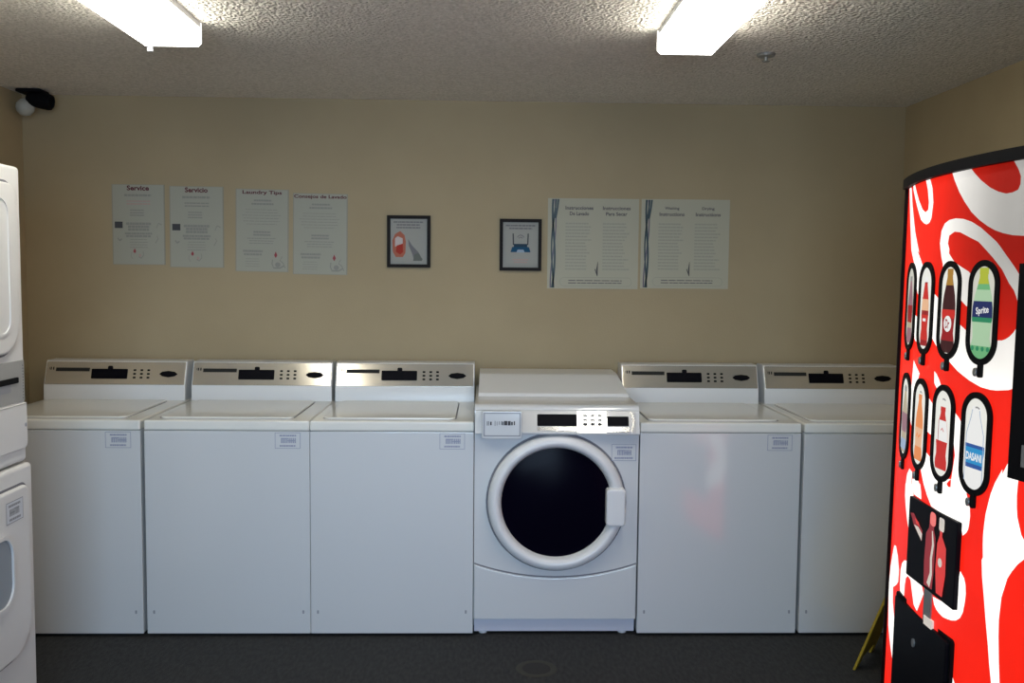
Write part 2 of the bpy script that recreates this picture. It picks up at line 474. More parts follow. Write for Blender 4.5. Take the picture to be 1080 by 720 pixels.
s = Sheet()
r = random.Random(3)
for a, b in ((.006, .009), (.012, .014), (.019, .025), (.038, .040), (.046, .048), (.055, .057), (.064, .068), (.070, .074), (.076, .090), (.092, .103), (.105, .112), (.116, .121)):
    s.rect(a, b, .908+r.uniform(-.002, .002), .925+r.uniform(-.002, .002), 0)
s.build('coin_box_print', [M['inkd']], lambda u, v, q: (u, -.0564-q, v), cb)
s = Sheet(); sticker_art(s, .528, .632, .752, .822, 4)
s.build('sticker', [M['enamel'], M['sticker_ink2'] if 'sticker_ink2' in M else M['bluegrey']], lambda u, v, q: (u, -.0006-q, v), FL)
# door
DC = (.2985, .577)
def dd(u, v, q): return (DC[0]+u, -q, DC[1]+v)
door = lathe('door', [(.284, .001), (.287, .010), (.284, .028), (.276, .042), (.262, .050), (.250, .049), (.240, .040), (.233, .026), (.230, .012)], dd, M['plastic'], FL, 72)
ring('door_gap', circle(DC[0], DC[1], .295, n=64), circle(DC[0], DC[1], .284, n=64), lambda u, v, q: (u, -q, v), .0003, .0012, M['groove'], door)
lathe('door_glass', [(0, .030), (.08, .029), (.16, .024), (.20, .019), (.2325, .013)], dd, M['glass'], door, 72)
prism('door_handle', rrect(.503, .583, .487, .645, .014), lambda u, v, q: (u, -q, v), .020, .062, M['plastic'], door, bevel=.008, seg=3)

# ------------------------------------------------------------------ stacked dryer at the left wall
SD = thing('stacked_dryer', 'white stacked double dryer against the left wall, cut off by the photo edge', 'dryer', (-1.85, -1.145, 0))
XD = -1.497; ya, yb = -1.49, -.80
def fd(xx): return lambda u, v, q: (xx+q, u, v)
def shell(name, xx, y0, y1, z0, z1):
    bm = bmesh.new(); add_box(bm, (-2.2, xx), (y0, y1), (z0, z1), .014, 4)
    return link(name, bm, M['dryer'], SD, smooth=50)
shell('upper_cabinet', XD, ya, yb, .905, 1.853)
shell('lower_cabinet', XD+.010, ya-.004, yb+.012, .03, .899)
for fx in (-2.12, -1.56):
    for fy in (ya+.05, yb-.05): lathe('foot', [(0, 0), (.02, 0), (.02, .031), (0, .031)], lambda u, v, q, fx=fx, fy=fy: (fx+u, fy+v, q), M['black'], SD, 16)
ud = prism('upper_door', rrect(-1.435, -.853, 1.262, 1.795, (.10, .10, .055, .055), 8), fd(XD), -.002, .016, M['dryer'], SD, bevel=.010, seg=3)
ring('door_groove', rrect(-1.443, -.845, 1.254, 1.803, (.108, .108, .063, .063), 8), rrect(-1.435, -.853, 1.262, 1.795, (.10, .10, .055, .055), 8), fd(XD), -.002, .0012, M['groove'], ud)
ring('door_ridge', rrect(-1.377, -.910, 1.32, 1.750, .05, 8), rrect(-1.368, -.919, 1.329, 1.741, .045, 8), fd(XD), .015, .0195, M['dryer'], ud)
cp = prism('control_panel', rrect(-1.478, -.812, 1.102, 1.236, .006), fd(XD), -.002, .004, M['panelgrey'], SD, bevel=.002)
prism('coin_slot', rrect(-1.03, -.860, 1.166, 1.184, .004), fd(XD), .004, .009, M['black'], cp)
prism('coin_slide', rrect(-.985, -.905, 1.140, 1.166, .006), fd(XD), .004, .006, M['grey'], cp)
s = Sheet()
for i in range(12): s.rect(-.826, -.822, 1.112+i*.0095, 1.116+i*.0095, 0)
s.build('panel_dots', [M['inkd']], lambda u, v, q: (XD+.0042+q, u, v), cp)
lp = prism('lint_panel', rrect(-1.484, -.806, .950, 1.098, (.022, .022, .003, .003)), fd(XD), -.002, .008, M['dryer'], SD, bevel=.005)
for cy in (-.822,): prism('panel_screw', rrect(cy-.003, cy+.003, 1.02, 1.032, .002, 3), fd(XD), .008, .010, M['grey'], lp)
dl = XD+.010
ld = prism('lower_door', rrect(-1.452, -.838, .300, .838, (.12, .12, .030, .030), 8), fd(dl), -.002, .014, M['dryer'], SD, bevel=.009, seg=3)
ring('door_groove', rrect(-1.460, -.830, .292, .846, (.128, .128, .038, .038), 8), rrect(-1.452, -.838, .300, .838, (.12, .12, .03, .03), 8), fd(dl), -.002, .0012, M['groove'], ld)
prism('door_window', rrect(-1.325, -.968, .490, .700, .06, 8), fd(dl), .013, .016, M['dglass'], ld, bevel=.002)
ring('window_rim', rrect(-1.337, -.956, .478, .712, .07, 8), rrect(-1.325, -.968, .490, .700, .06, 8), fd(dl), .013, .022, M['dryer'], ld)
s = Sheet(); sticker_art(s, .888, .993, .738, .806, 7)
s.build('sticker', [M['sticker'], M['grey']], lambda u, v, q: (dl+.0144+q, -u, v), ld)

# ------------------------------------------------------------------ vending machine
VX, VY, VS, VW, VR, VT = 1.2903, -.99427, .0799, .95166, -.02296, .01196
def vs(t, z, out=0.0):
    """point on the bowed front: t = metres from the far edge, z = height, out = distance in front of it"""
    u = t/VW; x = -VS*4*u*(1-u); y = -t
    dx = -VS*4*(1-2*u)/VW; l = math.hypot(1, dx)       # tangent (dx, -1)
    nx, ny = -1/l, -dx/l
    x += nx*out; y += ny*out
    c, sn = math.cos(VR), math.sin(VR)
    return (VX+c*x-sn*y+VT*(z-1.2), VY+sn*x+c*y, z)
VM = thing('vending_machine', 'tall red and white lit soft drink vending machine against the right wall', 'vending machine', (1.62, -1.45, 0))
CUTS = [VW*i/32 for i in range(1, 32)]
# cabinet: curved front just behind the printed panel, straight sides and back
fr = [vs(VW*i/24, 0, -.006)[:2] for i in range(25)]
def vcab(u, v, q): return (u+VT*(q-1.2), v, q)
plan = [(a+VT*1.2, b) for a, b in fr] + [(2.02, -1.93), (2.02, -1.01)]
bm = bmesh.new(); add_prism(bm, plan, lambda u, v, q: (u+(VT*(q-1.2) if u < 1.5 else 0), v, q), .02, 1.822)
link('cabinet', bm, M['black'], VM, smooth=30)
for fx, fy in ((1.40, -1.06), (1.40, -1.88), (1.95, -1.06), (1.95, -1.88)):
    lathe('foot', [(0, 0), (.025, 0), (.025, .021), (0, .021)], lambda u, v, q, fx=fx, fy=fy: (fx+u, fy+v, q), M['black'], VM, 16)
def band(t0, t1, z0, z1, d0, d1, n=32):
    bm = bmesh.new(); rows = []
    for i in range(n+1):
        t = t0+(t1-t0)*i/n
        rows.append([bm.verts.new(vs(t, z, d)) for z, d in ((z0, d0), (z0, d1), (z1, d1), (z1, d0))])
    for a, b in zip(rows, rows[1:]):
        for k in range(4): bm.faces.new((a[k], a[(k+1) % 4], b[(k+1) % 4], b[k]))
    bm.faces.new(rows[0]); bm.faces.new(rows[-1][::-1])
    return bm
bm = band(-.004, VW+.004, 1.797, 1.826, -.006, .016)
for a in ((-.004, .010), (VW-.010, VW+.004)): merge(bm, band(*a, .06, 1.797, -.006, .010, 2))
merge(bm, band(-.004, VW+.004, .06, .12, -.006, .016))
link('door_frame', bm, M['black'], VM, smooth=40)
SWIRLS = [
  [(0.034,1.802),(0.080,1.794),(0.114,1.740),(0.172,1.662),(0.235,1.597),(0.203,1.609),(0.240,1.588),(0.278,1.560),(0.308,1.514),(0.260,1.480),(0.242,1.480),(0.215,1.513),(0.187,1.565),(0.135,1.607)],
  [(0.228,1.420),(0.254,1.413),(0.277,1.381),(0.274,1.400),(0.291,1.368),(0.284,1.344),(0.248,1.345),(0.232,1.351),(0.219,1.398)],
  [(0.236,1.291),(0.254,1.281),(0.298,1.259),(0.290,1.244),(0.261,1.211),(0.259,1.156),(0.265,1.123),(0.256,1.094),(0.236,1.112),(0.218,1.150),(0.224,1.206)],
  [(0.112,1.804),(0.117,1.786),(0.182,1.734),(0.237,1.690),(0.267,1.679),(0.293,1.674),(0.315,1.677),(0.330,1.689),(0.339,1.731),(0.326,1.771),(0.299,1.803),(0.263,1.804),(0.291,1.770),(0.306,1.734),(0.304,1.714),(0.280,1.708),(0.251,1.718),(0.208,1.746),(0.169,1.776),(0.137,1.802)],
  [(0.451,1.804),(0.470,1.778),(0.497,1.747),(0.527,1.719),(0.563,1.690),(0.600,1.668),(0.633,1.652),(0.664,1.640),(0.693,1.632),(0.725,1.626),(0.761,1.623),(0.93,1.68),(0.93,1.797),(0.710,1.812),(0.714,1.800),(0.732,1.777),(0.741,1.760),(0.741,1.742),(0.735,1.730),(0.717,1.725),(0.696,1.724),(0.668,1.731),(0.637,1.743),(0.597,1.765),(0.568,1.785),(0.545,1.803)],
  [(0.488,1.679),(0.453,1.677),(0.426,1.669),(0.408,1.651),(0.402,1.618),(0.407,1.603),(0.416,1.581),(0.430,1.558),(0.461,1.527),(0.517,1.485),(0.565,1.456),(0.618,1.441),(0.621,1.507),(0.568,1.542),(0.524,1.557),(0.496,1.567),(0.475,1.582),(0.463,1.601),(0.458,1.595),(0.453,1.616),(0.458,1.636),(0.487,1.645),(0.516,1.642),(0.548,1.632),(0.602,1.615),(0.627,1.599),(0.661,1.576),(0.697,1.547),(0.724,1.514),(0.741,1.498),(0.749,1.484),(0.759,1.463),(0.761,1.447),(0.758,1.425),(0.760,1.425),(0.755,1.411),(0.745,1.399),(0.734,1.390),(0.723,1.384),(0.711,1.380),(0.697,1.379),(0.633,1.381),(0.566,1.397),(0.540,1.408),(0.525,1.413),(0.472,1.435),(0.407,1.473),(0.375,1.487),(0.378,1.418),(0.371,1.405),(0.376,1.367),(0.420,1.341),(0.458,1.325),(0.500,1.307),(0.538,1.290),(0.594,1.272),(0.644,1.261),(0.680,1.259),(0.701,1.260),(0.741,1.266),(0.770,1.276),(0.785,1.282),(0.776,1.398),(0.775,1.466),(0.785,1.491),(0.763,1.525),(0.740,1.550),(0.720,1.569),(0.685,1.601),(0.672,1.612),(0.647,1.627),(0.608,1.649),(0.566,1.666),(0.528,1.675)],
  [(0.409,1.277),(0.425,1.270),(0.441,1.258),(0.454,1.245),(0.433,1.231),(0.413,1.245)],
  [(0.375,1.203),(0.412,1.187),(0.427,1.161),(0.446,1.103),(0.412,1.103),(0.376,1.110),(0.363,1.151)],
  [(0.377,1.053),(0.420,1.041),(0.508,1.005),(0.537,1.011),(0.548,1.075),(0.531,1.133),(0.520,1.174),(0.537,1.183),(0.555,1.174),(0.573,1.161),(0.602,1.085),(0.620,0.994),(0.608,0.991),(0.618,0.975),(0.626,0.959),(0.629,0.939),(0.627,0.918),(0.624,0.904),(0.617,0.893),(0.603,0.882),(0.590,0.908),(0.435,0.915),(0.405,0.937),(0.376,0.963),(0.354,0.991),(0.342,1.012),(0.361,1.039)],
  [(0.249,0.979),(0.226,0.957),(0.218,0.928),(0.214,0.927),(0.216,0.892),(0.232,0.861),(0.254,0.828),(0.275,0.803),(0.294,0.789),(0.303,0.835),(0.301,0.916),(0.276,0.941),(0.271,0.946),(0.277,0.975)],
  [(0.283,0.956),(0.309,0.965),(0.330,0.963),(0.345,0.956),(0.350,0.957),(0.360,0.939),(0.365,0.917),(0.342,0.917),(0.306,0.917),(0.287,0.930),(0.280,0.941)],
  [(0.082,0.693),(0.033,0.624),(0.015,0.569),(0.018,0.531),(0.052,0.445),(0.099,0.414),(0.147,0.385),(0.200,0.334),(0.254,0.280),(0.311,0.307),(0.249,0.407),(0.197,0.448),(0.159,0.501),(0.120,0.540),(0.109,0.584),(0.158,0.607),(0.184,0.625),(0.187,0.662),(0.162,0.696),(0.127,0.717),(0.095,0.710)],
  [(0.247,0.710),(0.221,0.693),(0.209,0.669),(0.209,0.628),(0.220,0.596),(0.259,0.602),(0.261,0.640),(0.269,0.665),(0.289,0.677),(0.314,0.673),(0.349,0.660),(0.356,0.638),(0.349,0.615),(0.376,0.606),(0.400,0.644),(0.415,0.668),(0.400,0.687),(0.361,0.695),(0.318,0.691),(0.297,0.707),(0.274,0.716)],
  [(0.473,0.681),(0.482,0.663),(0.496,0.654),(0.510,0.650),(0.533,0.647),(0.555,0.650),(0.575,0.654),(0.594,0.661),(0.610,0.673),(0.621,0.691),(0.627,0.720),(0.629,0.742),(0.626,0.763),(0.619,0.778),(0.601,0.791),(0.595,0.766),(0.595,0.686),(0.534,0.686)],
  [(0.736,1.078),(0.713,1.039),(0.701,1.010),(0.695,0.988),(0.688,0.961),(0.685,0.936),(0.683,0.907),(0.684,0.881),(0.687,0.852),(0.683,0.845),(0.688,0.805),(0.697,0.765),(0.709,0.706),(0.722,0.648),(0.730,0.606),(0.740,0.563),(0.748,0.534),(0.778,0.547),(0.767,0.576),(0.761,0.623),(0.755,0.682),(0.753,0.723),(0.757,0.778),(0.772,0.828),(0.784,0.848),(0.800,0.870),(0.817,0.887),(0.828,0.923),(0.816,0.930),(0.806,0.941),(0.798,0.961),(0.791,0.979),(0.788,1.000),(0.786,1.027),(0.787,1.055),(0.788,1.066),(0.770,1.067),(0.766,1.117),(0.751,1.093),(0.737,1.067),(0.723,1.041)],
  [(0.583,0.493),(0.581,0.506),(0.586,0.519),(0.594,0.512),(0.603,0.502),(0.611,0.479),(0.585,0.468)],
]
RED_NOTCH = [(0.515,0.994),(0.526,1.004),(0.537,1.011),(0.537,0.990),(0.525,0.988)]
RING_HOLE = [(0.487,1.645),(0.516,1.642),(0.548,1.632),(0.602,1.615),(0.627,1.599),(0.661,1.576),(0.697,1.547),(0.724,1.514),(0.741,1.498),(0.749,1.484),(0.759,1.463),(0.761,1.447),(0.758,1.425),(0.755,1.411),(0.745,1.399),(0.734,1.390),(0.723,1.384),(0.711,1.380),(0.697,1.379),(0.633,1.381),(0.566,1.397),(0.540,1.408),(0.510,1.436),(0.471,1.500),(0.459,1.546),(0.463,1.601),(0.453,1.616),(0.458,1.636)]
RING_BAND = [(0.446,1.602),(0.475,1.582),(0.496,1.567),(0.524,1.557),(0.568,1.542),(0.621,1.507),(0.617,1.452),(0.565,1.456),(0.537,1.471),(0.504,1.491),(0.461,1.527),(0.430,1.558)]
HOOK_HOLE = [(0.263,1.807),(0.291,1.770),(0.306,1.734),(0.304,1.714),(0.280,1.708),(0.251,1.718),(0.208,1.746),(0.169,1.776),(0.137,1.803)]
s = Sheet()
s.rect(.008, VW-.008, .115, 1.80, 0, 0)
for p in SWIRLS: s.poly(p, 1, 1)
s.poly(RED_NOTCH, 0, 2); s.poly(RING_HOLE, 0, 2); s.poly(HOOK_HOLE, 0, 2); s.poly(RING_BAND, 1, 3)
s.build('lit_front_panel', V, lambda u, v, q: vs(u, v, q), VM, step=.0007, cuts=CUTS)

BOT = [(0, -.5), (.19, -.5), (.21, -.47), (.205, -.36), (.17, -.27), (.18, -.16), (.205, -.05), (.20, .06), (.17, .17), (.12, .28), (.085, .36), (.08, .40)]
CAP = [(.09, .40), (.09, .47), (0, .47)]
def bottle(s, cx, cz, h, wf, body, cap, label=None, lz=(-.2, .1), extra=None, L=2):
    wf *= .78; pr = [(a*wf, b) for a, b in BOT]
    def half(lo, hi, mt, layer):
        pts = []
        def wid(z):
            for (a, b), (c, d) in zip(pr[1:], pr[2:]):
                if b <= z <= d and d > b: return a+(c-a)*(z-b)/(d-b)
            return pr[-1][0]
        zs = [lo]+[b for a, b in pr[1:] if lo < b < hi]+[hi]
        R = [(cx+wid(z)*h, cz+z*h) for z in zs]
        Lf = [(cx-wid(z)*h, cz+z*h) for z in reversed(zs)]
        s.poly(R+Lf, mt, layer)
    half(-.5, .40, body, L)
    s.rect(cx-.09*wf*h, cx+.09*wf*h, cz+.40*h, cz+.47*h, cap, L)
    if label is not None: half(lz[0], lz[1], label, L+1)
    return half
T0, DT, ZR, BW, BH = .16957, .15512, (1.44221, 1.11979), .120, .256
names = list(W); idx = {n: i for i, n in enumerate(names)}; WM = [W[n] for n in names]
BL = [['far end of the upper row, dull brown bottle', 'red cola bottle', 'dark bottle with a red label', 'green lemon-lime bottle'],
      ['far end of the lower row', 'orange bottle', 'red and white bottle', 'water bottle with a blue label']]
for r_ in range(2):
    for k_ in range(4):
        tc, zc = T0+DT*k_, ZR[r_]
        fn = lambda u, v, q: vs(u, v, q)
        out = stadium(tc, zc, BW, BH); inn = stadium(tc, zc, BW-.031, BH-.031)
        b = ring('selection_button', out, inn, fn, -.001, .0055, M['black'], VM)
        b['label'] = 'black-rimmed oval selection button showing a ' + (BL[r_][k_] if k_ else 'bottle at the '+BL[r_][0].split(',')[0])
        # small latch at the lower end
        bm = bmesh.new()
        add_prism(bm, rrect(tc-.002, tc+.014, zc-BH/2-.030, zc-BH/2+.006, .005, 4), fn, .0, .007)
        link('latch', bm, M['black'], b, smooth=35)
        bm = bmesh.new()
        add_prism(bm, circle(tc-.010, zc-BH/2-.018, .008, .011, 16), fn, .001, .010, .003)
        link('lock_button', bm, M['steel'], b, smooth=35)
        s = Sheet(); i = idx
        cream = (r_ == 0 and k_ in (0, 3))
        s.poly(stadium(tc, zc, BW-.029, BH-.029), i['cream'] if cream else i['white'], 0)
        bc = zc-.006
        if (r_, k_) == (0, 0):
            h = bottle(s, tc, bc, .20, 1, i['mauve'], i['grey']); h(-.2, .05, i['dred'], 3); h(-.28, -.2, i['beige'], 3)
        elif (r_, k_) == (0, 1):
            h = bottle(s, tc, bc, .195, .9, i['dred'], i['wht']); h(.16, .38, i['red'], 3); h(.0, .16, i['peach'], 3); h(-.42, -.06, i['red'], 3)
            s.rect(tc-.012, tc+.012, bc-.03, bc-.022, i['wht'], 5)
        elif (r_, k_) == (0, 2):
            h = bottle(s, tc, zc+.002, .225, 1, i['cola'], i['gold']); h(-.36, -.02, i['dred'], 3); h(-.10, .0, i['red'], 4)
            s.disc(tc, zc-.035, .021, i['wht'], 5); s.text('Dr', tc, zc-.035, .022, .024, i['dred'], 6, .02)
            h(.28, .4, i['gold'], 3)
        elif (r_, k_) == (0, 3):
            h = bottle(s, tc, zc+.0, .232, 1.08, i['green'], i['lime']); h(.30, .4, i['lime'], 3)
            h(.12, .24, i['pale'], 3); h(-.08, .12, i['navy'], 3); h(-.35, -.08, i['pale'], 3); h(-.10, -.05, i['dgreen'], 4)
            s.text('Sprite', tc+.002, zc+.004, .050, .022, i['wht'], 6, .02, .12)
            for q_ in (-.03, -.01, .01, .03): s.disc(tc+q_, zc-.088, .006, i['dgreen'], 5)
        elif (r_, k_) == (1, 0):
            h = bottle(s, tc, bc, .20, 1.1, i['beige'], i['grey']); h(-.2, .08, i['mauve'], 3); h(-.46, -.3, i['line'], 3)
        elif (r_, k_) == (1, 1):
            h = bottle(s, tc, bc, .19, 1, i['orange'], i['orange']); h(-.3, -.02, i['peach'], 3); s.stroke([(tc-.018, bc-.032), (tc-.008, bc-.02), (tc+.002, bc-.03), (tc+.018, bc-.02)], .006, i['orange'], 5)
        elif (r_, k_) == (1, 2):
            h = bottle(s, tc, bc-.004, .17, 1.15, i['red'], i['red']); h(-.06, .26, i['wht'], 3); h(-.44, -.06, i['red'], 4); s.stroke([(tc-.004, bc+.014), (tc+.004, bc+.020), (tc+.012, bc+.012)], .003, i['red'], 6)
            s.rect(tc-.02, tc-.017, bc-.02, bc+.04, i['dred'], 5)
        else:
            h = bottle(s, tc, bc, .21, 1.15, i['wht'], i['wht']); h(-.26, .02, i['blue'], 3); h(-.02, .02, i['dblue'], 4); h(-.26, -.21, i['dblue'], 4)
            s.text('DASANI', tc, bc-.026, .062, .020, i['wht'], 6, .03)
            for sx in (-1, 1): s.stroke([(tc+sx*.014, bc+.09), (tc+sx*.019, bc+.07), (tc+sx*.034, bc+.03), (tc+sx*.036, bc-.09)], .0025, i['line'], 5)
        if r_ == 1: s.stroke([(tc-.004, zc+.090), (tc+.004, zc+.091), (tc+.013, zc+.088)], .004, i['grey'], 4)
        s.build('button_window', WM, lambda u, v, q: vs(u, v, .0022+q), b, step=.0004, cuts=[tc-.03, tc, tc+.03])

# flat promotional display, chute and payment panel
def flat(t0, t1, off):
    a = Vector(vs(t0, 1.2, off)); b = Vector(vs(t1, 1.2, off)); d = (b-a).normalized(); n = Vector((d.y, -d.x, 0))
    if n.x > 0: n = -n
    def f(u, v, q):
        p = a+d*(u-t0)+n*q
        return (p.x+VT*(v-1.2), p.y, v)
    return f
pf = flat(.303, .598, .004)
promo = prism('promotional_display', rrect(.303, .598, .688, .913, .004, 3), pf, -.03, .008, M['display'], VM, bevel=.002)
s = Sheet(); i = idx
PB = [M['pred'], M['pdred'], M['pwht'], M['ppink']]
s.poly([(.50, .700), (.49, .76), (.493, .83), (.505, .855), (.505, .885), (.520, .885), (.520, .855), (.545, .83), (.548, .76), (.535, .70)], 0)
s.poly([(.425, .698), (.42, .76), (.424, .84), (.440, .858), (.445, .89), (.470, .888), (.470, .86), (.482, .84), (.482, .76), (.475, .70)], 1)
s.poly(rrect(.500, .530, .868, .903, .006, 3), 2, 2); s.poly(rrect(.445, .480, .868, .905, .012, 3), 3, 2)
s.stroke([(.462, .855), (.470, .82), (.462, .78), (.466, .74), (.452, .705)], [.006, .012, .012, .014, .02], 2, 2)
s.disc(.515, .785, .012, 2, 2); s.rect(.505, .54, .705, .75, 0, 3)
s.poly([(.318, .868), (.34, .872), (.372, .853), (.40, .838), (.398, .808), (.372, .825), (.345, .838)], 1, 1)
s.poly([(.345, .842), (.375, .842), (.40, .83), (.398, .81), (.37, .826)], 2, 2)
s.poly([(.35, .862), (.375, .856), (.385, .845), (.36, .848)], 0, 3)

s.build('display_picture', PB, lambda u, v, q: pf(u, v, .0085+q), promo)
lab = band(.425, .470, .600, .690, .0, .004, 2)
link('silver_sticker', lab, M['steel'], VM)
lab = band(.436, .486, .594, .618, .0, .006, 2)
link('price_tag', lab, M['pwht'], VM)
cf = flat(.21, .585, .004)
ch = prism('delivery_door', rrect(.215, .585, .30, .598, .008), cf, -.045, .012, M['display'], VM, bevel=.004)
prism('door_lock', circle(.375, .515, .009, .012, 16), cf, .012, .016, M['steel'], ch)
ring('delivery_surround', rrect(.205, .595, .28, .608, .012), rrect(.215, .585, .30, .598, .008), cf, -.045, .004, M['black'], VM)
pm = band(.766, .925, 1.066, 1.56, .0, .012, 6)
pay = link('payment_panel', pm, M['black'], VM, smooth=35)
link('bill_slot', band(.80, .88, 1.30, 1.34, .012, .024, 3), M['display'], pay)
link('coin_return', band(.81, .87, 1.10, 1.15, .012, .018, 3), M['steel'], pay)
s = Sheet(); s.rect(.80, .89, 1.44, 1.49, 0); s.build('price_display', [M['pdred']], lambda u, v, q: vs(u, v, .0125+q), pay, cuts=[.82, .85, .87])

# ------------------------------------------------------------------ wall sheets
YW = YB
def wsheet(x0, x1, z0, z1, art, name, label, cat, mats, group=None, tilt=0, border=True):
    cx, cz = (x0+x1)/2, (z0+z1)/2; w, h = x1-x0, z1-z0
    t = thing(name, label, cat, (cx, YW, z0), group)
    c, sn = math.cos(tilt), math.sin(tilt)
    def fn(u, v, q):          # u in 0..1, v in 0..1 (bottom to top)
        a, b = (u-.5)*w, (v-.5)*h
        return (cx+a*c-b*sn, YW-.0038-q, cz+a*sn+b*c)
    prism('backing', rrect(0, 1, 0, 1, .001, 1), lambda u, v, q: fn(u, v, q-.004), .0002, .0036, M['edge'] if border else mats[0], t)
    s = Sheet(); s.rect(.018, .982, .006, .994, 0, 1); art(s)
    s.build('print', mats, fn, t)
    return t
PM = [M['paper'], M['ink'], M['title'], M['pinkink'], M['redink'], M['inkd']]
def drip(s, x, y):     # red drop over a small washtub doodle
    s.poly([(x, y+.035), (x+.028, y-.005), (x, y-.028), (x-.028, y-.005)], 4, 2)
    s.stroke([(x-.06, y-.02), (x-.07, y-.06), (x-.04, y-.10)], .008, 1, 2)
    s.stroke([(x+.16, y), (x+.17, y-.05), (x+.12, y-.09), (x+.08, y-.07)], .012, 1, 2)
    s.disc(x+.10, y-.055, .02, 3, 2)
def art_service(title, sq):
    def f(s):
        s.text(title, .5, .955, .42, .062, 2, 2, .03)
        s.lines(.17, .82, .885, .845, 1, 1, 2, .7, 'c', 3)
        s.lines(.22, .80, .81, .74, 2, 3 if title == 'Service' else 1, 2, .45, 'c', 4)
        s.lines(.33, .62, .695, .60, 3, 1, 2, .45, 'c', 5)
        s.rect(.05, .20, .455, .535, sq, 2)
        s.lines(.25, .76, .53, .42, 3, 1, 2, .8, 'c', 6)
        s.lines(.18, .82, .405, .34, 2, 1, 2, .75, 'c', 7)
        s.lines(.30, .70, .33, .20, 4, 1, 2, .25, 'c', 8)
        s.stroke([(.84, .46), (.88, .52), (.94, .50)], .012, 1, 2); s.stroke([(.82, .27), (.87, .33), (.85, .36)], .012, 1, 2)
        s.stroke([(.10, .33), (.14, .30), (.18, .32)], .02, 1, 2)
        drip(s, .42, .17)
    return f
def art_tips(title, w):
    def f(s):
        s.text(title, .5, .955, w, .055, 2, 2, .025)
        s.lines(.30, .72, .885, .80, 2, 1, 2, .5, 'c', 3)
        s.lines(.10, .88, .77, .56, 6, 1, 2, .18, 'c', 4)
        s.lines(.32, .68, .50, .43, 2, 1, 2, .6, 'c', 5)
        s.lines(.20, .78, .42, .33, 3, 1, 2, .3, 'c', 6)
        s.lines(.10, .56, .27, .19, 2, 1, 2, .6, 'c', 7)
        s.lines(.16, .48, .17, .05, 4, 1, 2, .2, 'c', 8)
        s.poly([(.76, .25), (.79, .205), (.76, .17), (.73, .205)], 4, 2)
        s.stroke([(.70, .15), (.69, .10), (.72, .05), (.84, .05), (.92, .08)], .02, 1, 2)
        s.stroke([(.88, .19), (.84, .14), (.90, .11), (.94, .05)], .014, 1, 2); s.disc(.80, .09, .05, 1, 2, .03)
    return f
PM2 = PM[:-1]+[M['dgreenish'] if 'dgreenish' in M else M['inkd']]
wsheet(-1.8285, -1.574, 1.558, 1.9475, art_service('Service', 5), 'laundry_sign', 'pale laundry notice titled Service, leftmost sheet on the back wall', 'poster', PM, 'laundry notices on the back wall')
wsheet(-1.551, -1.289, 1.547, 1.9415, art_service('Servicio', 5), 'laundry_sign', 'pale laundry notice titled Servicio, second sheet from the left on the back wall', 'poster', PM, 'laundry notices on the back wall', tilt=-.004)
wsheet(-1.2315, -.973, 1.529, 1.9315, art_tips('Laundry Tips', .74), 'laundry_sign', 'pale laundry notice titled Laundry Tips in maroon letters', 'poster', PM, 'laundry notices on the back wall', tilt=-.012)
wsheet(-.952, -.6855, 1.5175, 1.914, art_tips('Consejos de Lavado', .96), 'laundry_sign', 'pale laundry notice with a Spanish maroon title, right of the Laundry Tips one', 'poster', PM, 'laundry notices on the back wall', tilt=-.010)

IM = [M['paper_b'], M['ink_b'], M['title_b'], M['teal'], M['violet'], M['inkd']]
def art_instr(a, b):
    def f(s):
        for k, (l1, l2) in enumerate((a, b)):
            cx = .345+.41*k
            s.text(l1, cx, .895, .0235*len(l1), .040, 2, 2, .025); s.text(l2, cx, .832, .0235*len(l2), .040, 2, 2, .025)
            s.lines(cx-.15, cx+.15, .74, .20, 15, 1, 2, .42, 'left', 11+k)
        # twisted dark ribbon down the left margin
        for ph, c_, ww in ((0, 3, .022), (2.1, 3, .017), (4.2, 4, .015)):
            pts = [(.062+.020*math.sin(ph+5.2*v)+.022*(v-.4), v) for v in [.01+.98*i/28 for i in range(29)]]
            s.stroke(pts, ww, c_, 2 if c_ == 4 else 3)
        s.stroke([(.115, .99), (.105, .9), (.085, .78)], .02, 3, 4)
        # pencil-like mark in the middle and a rounded note box at the foot
        s.stroke([(.555, .30), (.548, .22), (.552, .14)], [.004, .016, .006], 5, 3); s.stroke([(.525, .22), (.540, .18), (.550, .15)], .010, 5, 3)
        o = rrect(.14, .93, .03, .125, .045, 5)
        s.stroke(o+[o[0]], .005, 1, 2)
        s.lines(.20, .86, .105, .05, 2, 2, 2, .32, 'c', 5)
    return f
wsheet(.300, .7515, 1.460, 1.905, art_instr(('Instrucciones', 'De Lavado'), ('Instrucciones', 'Para Secar')), 'instruction_sign', 'cream instruction sheet in Spanish with a dark twisted ribbon border, left of the pair', 'poster', IM, 'instruction sheets on the back wall', border=False)
wsheet(.764, 1.204, 1.465, 1.906, art_instr(('Washing', 'Instructions'), ('Drying', 'Instructions')), 'instruction_sign', 'cream instruction sheet for washing and drying with a ribbon border, right of the pair', 'poster', IM, 'instruction sheets on the back wall', border=False)

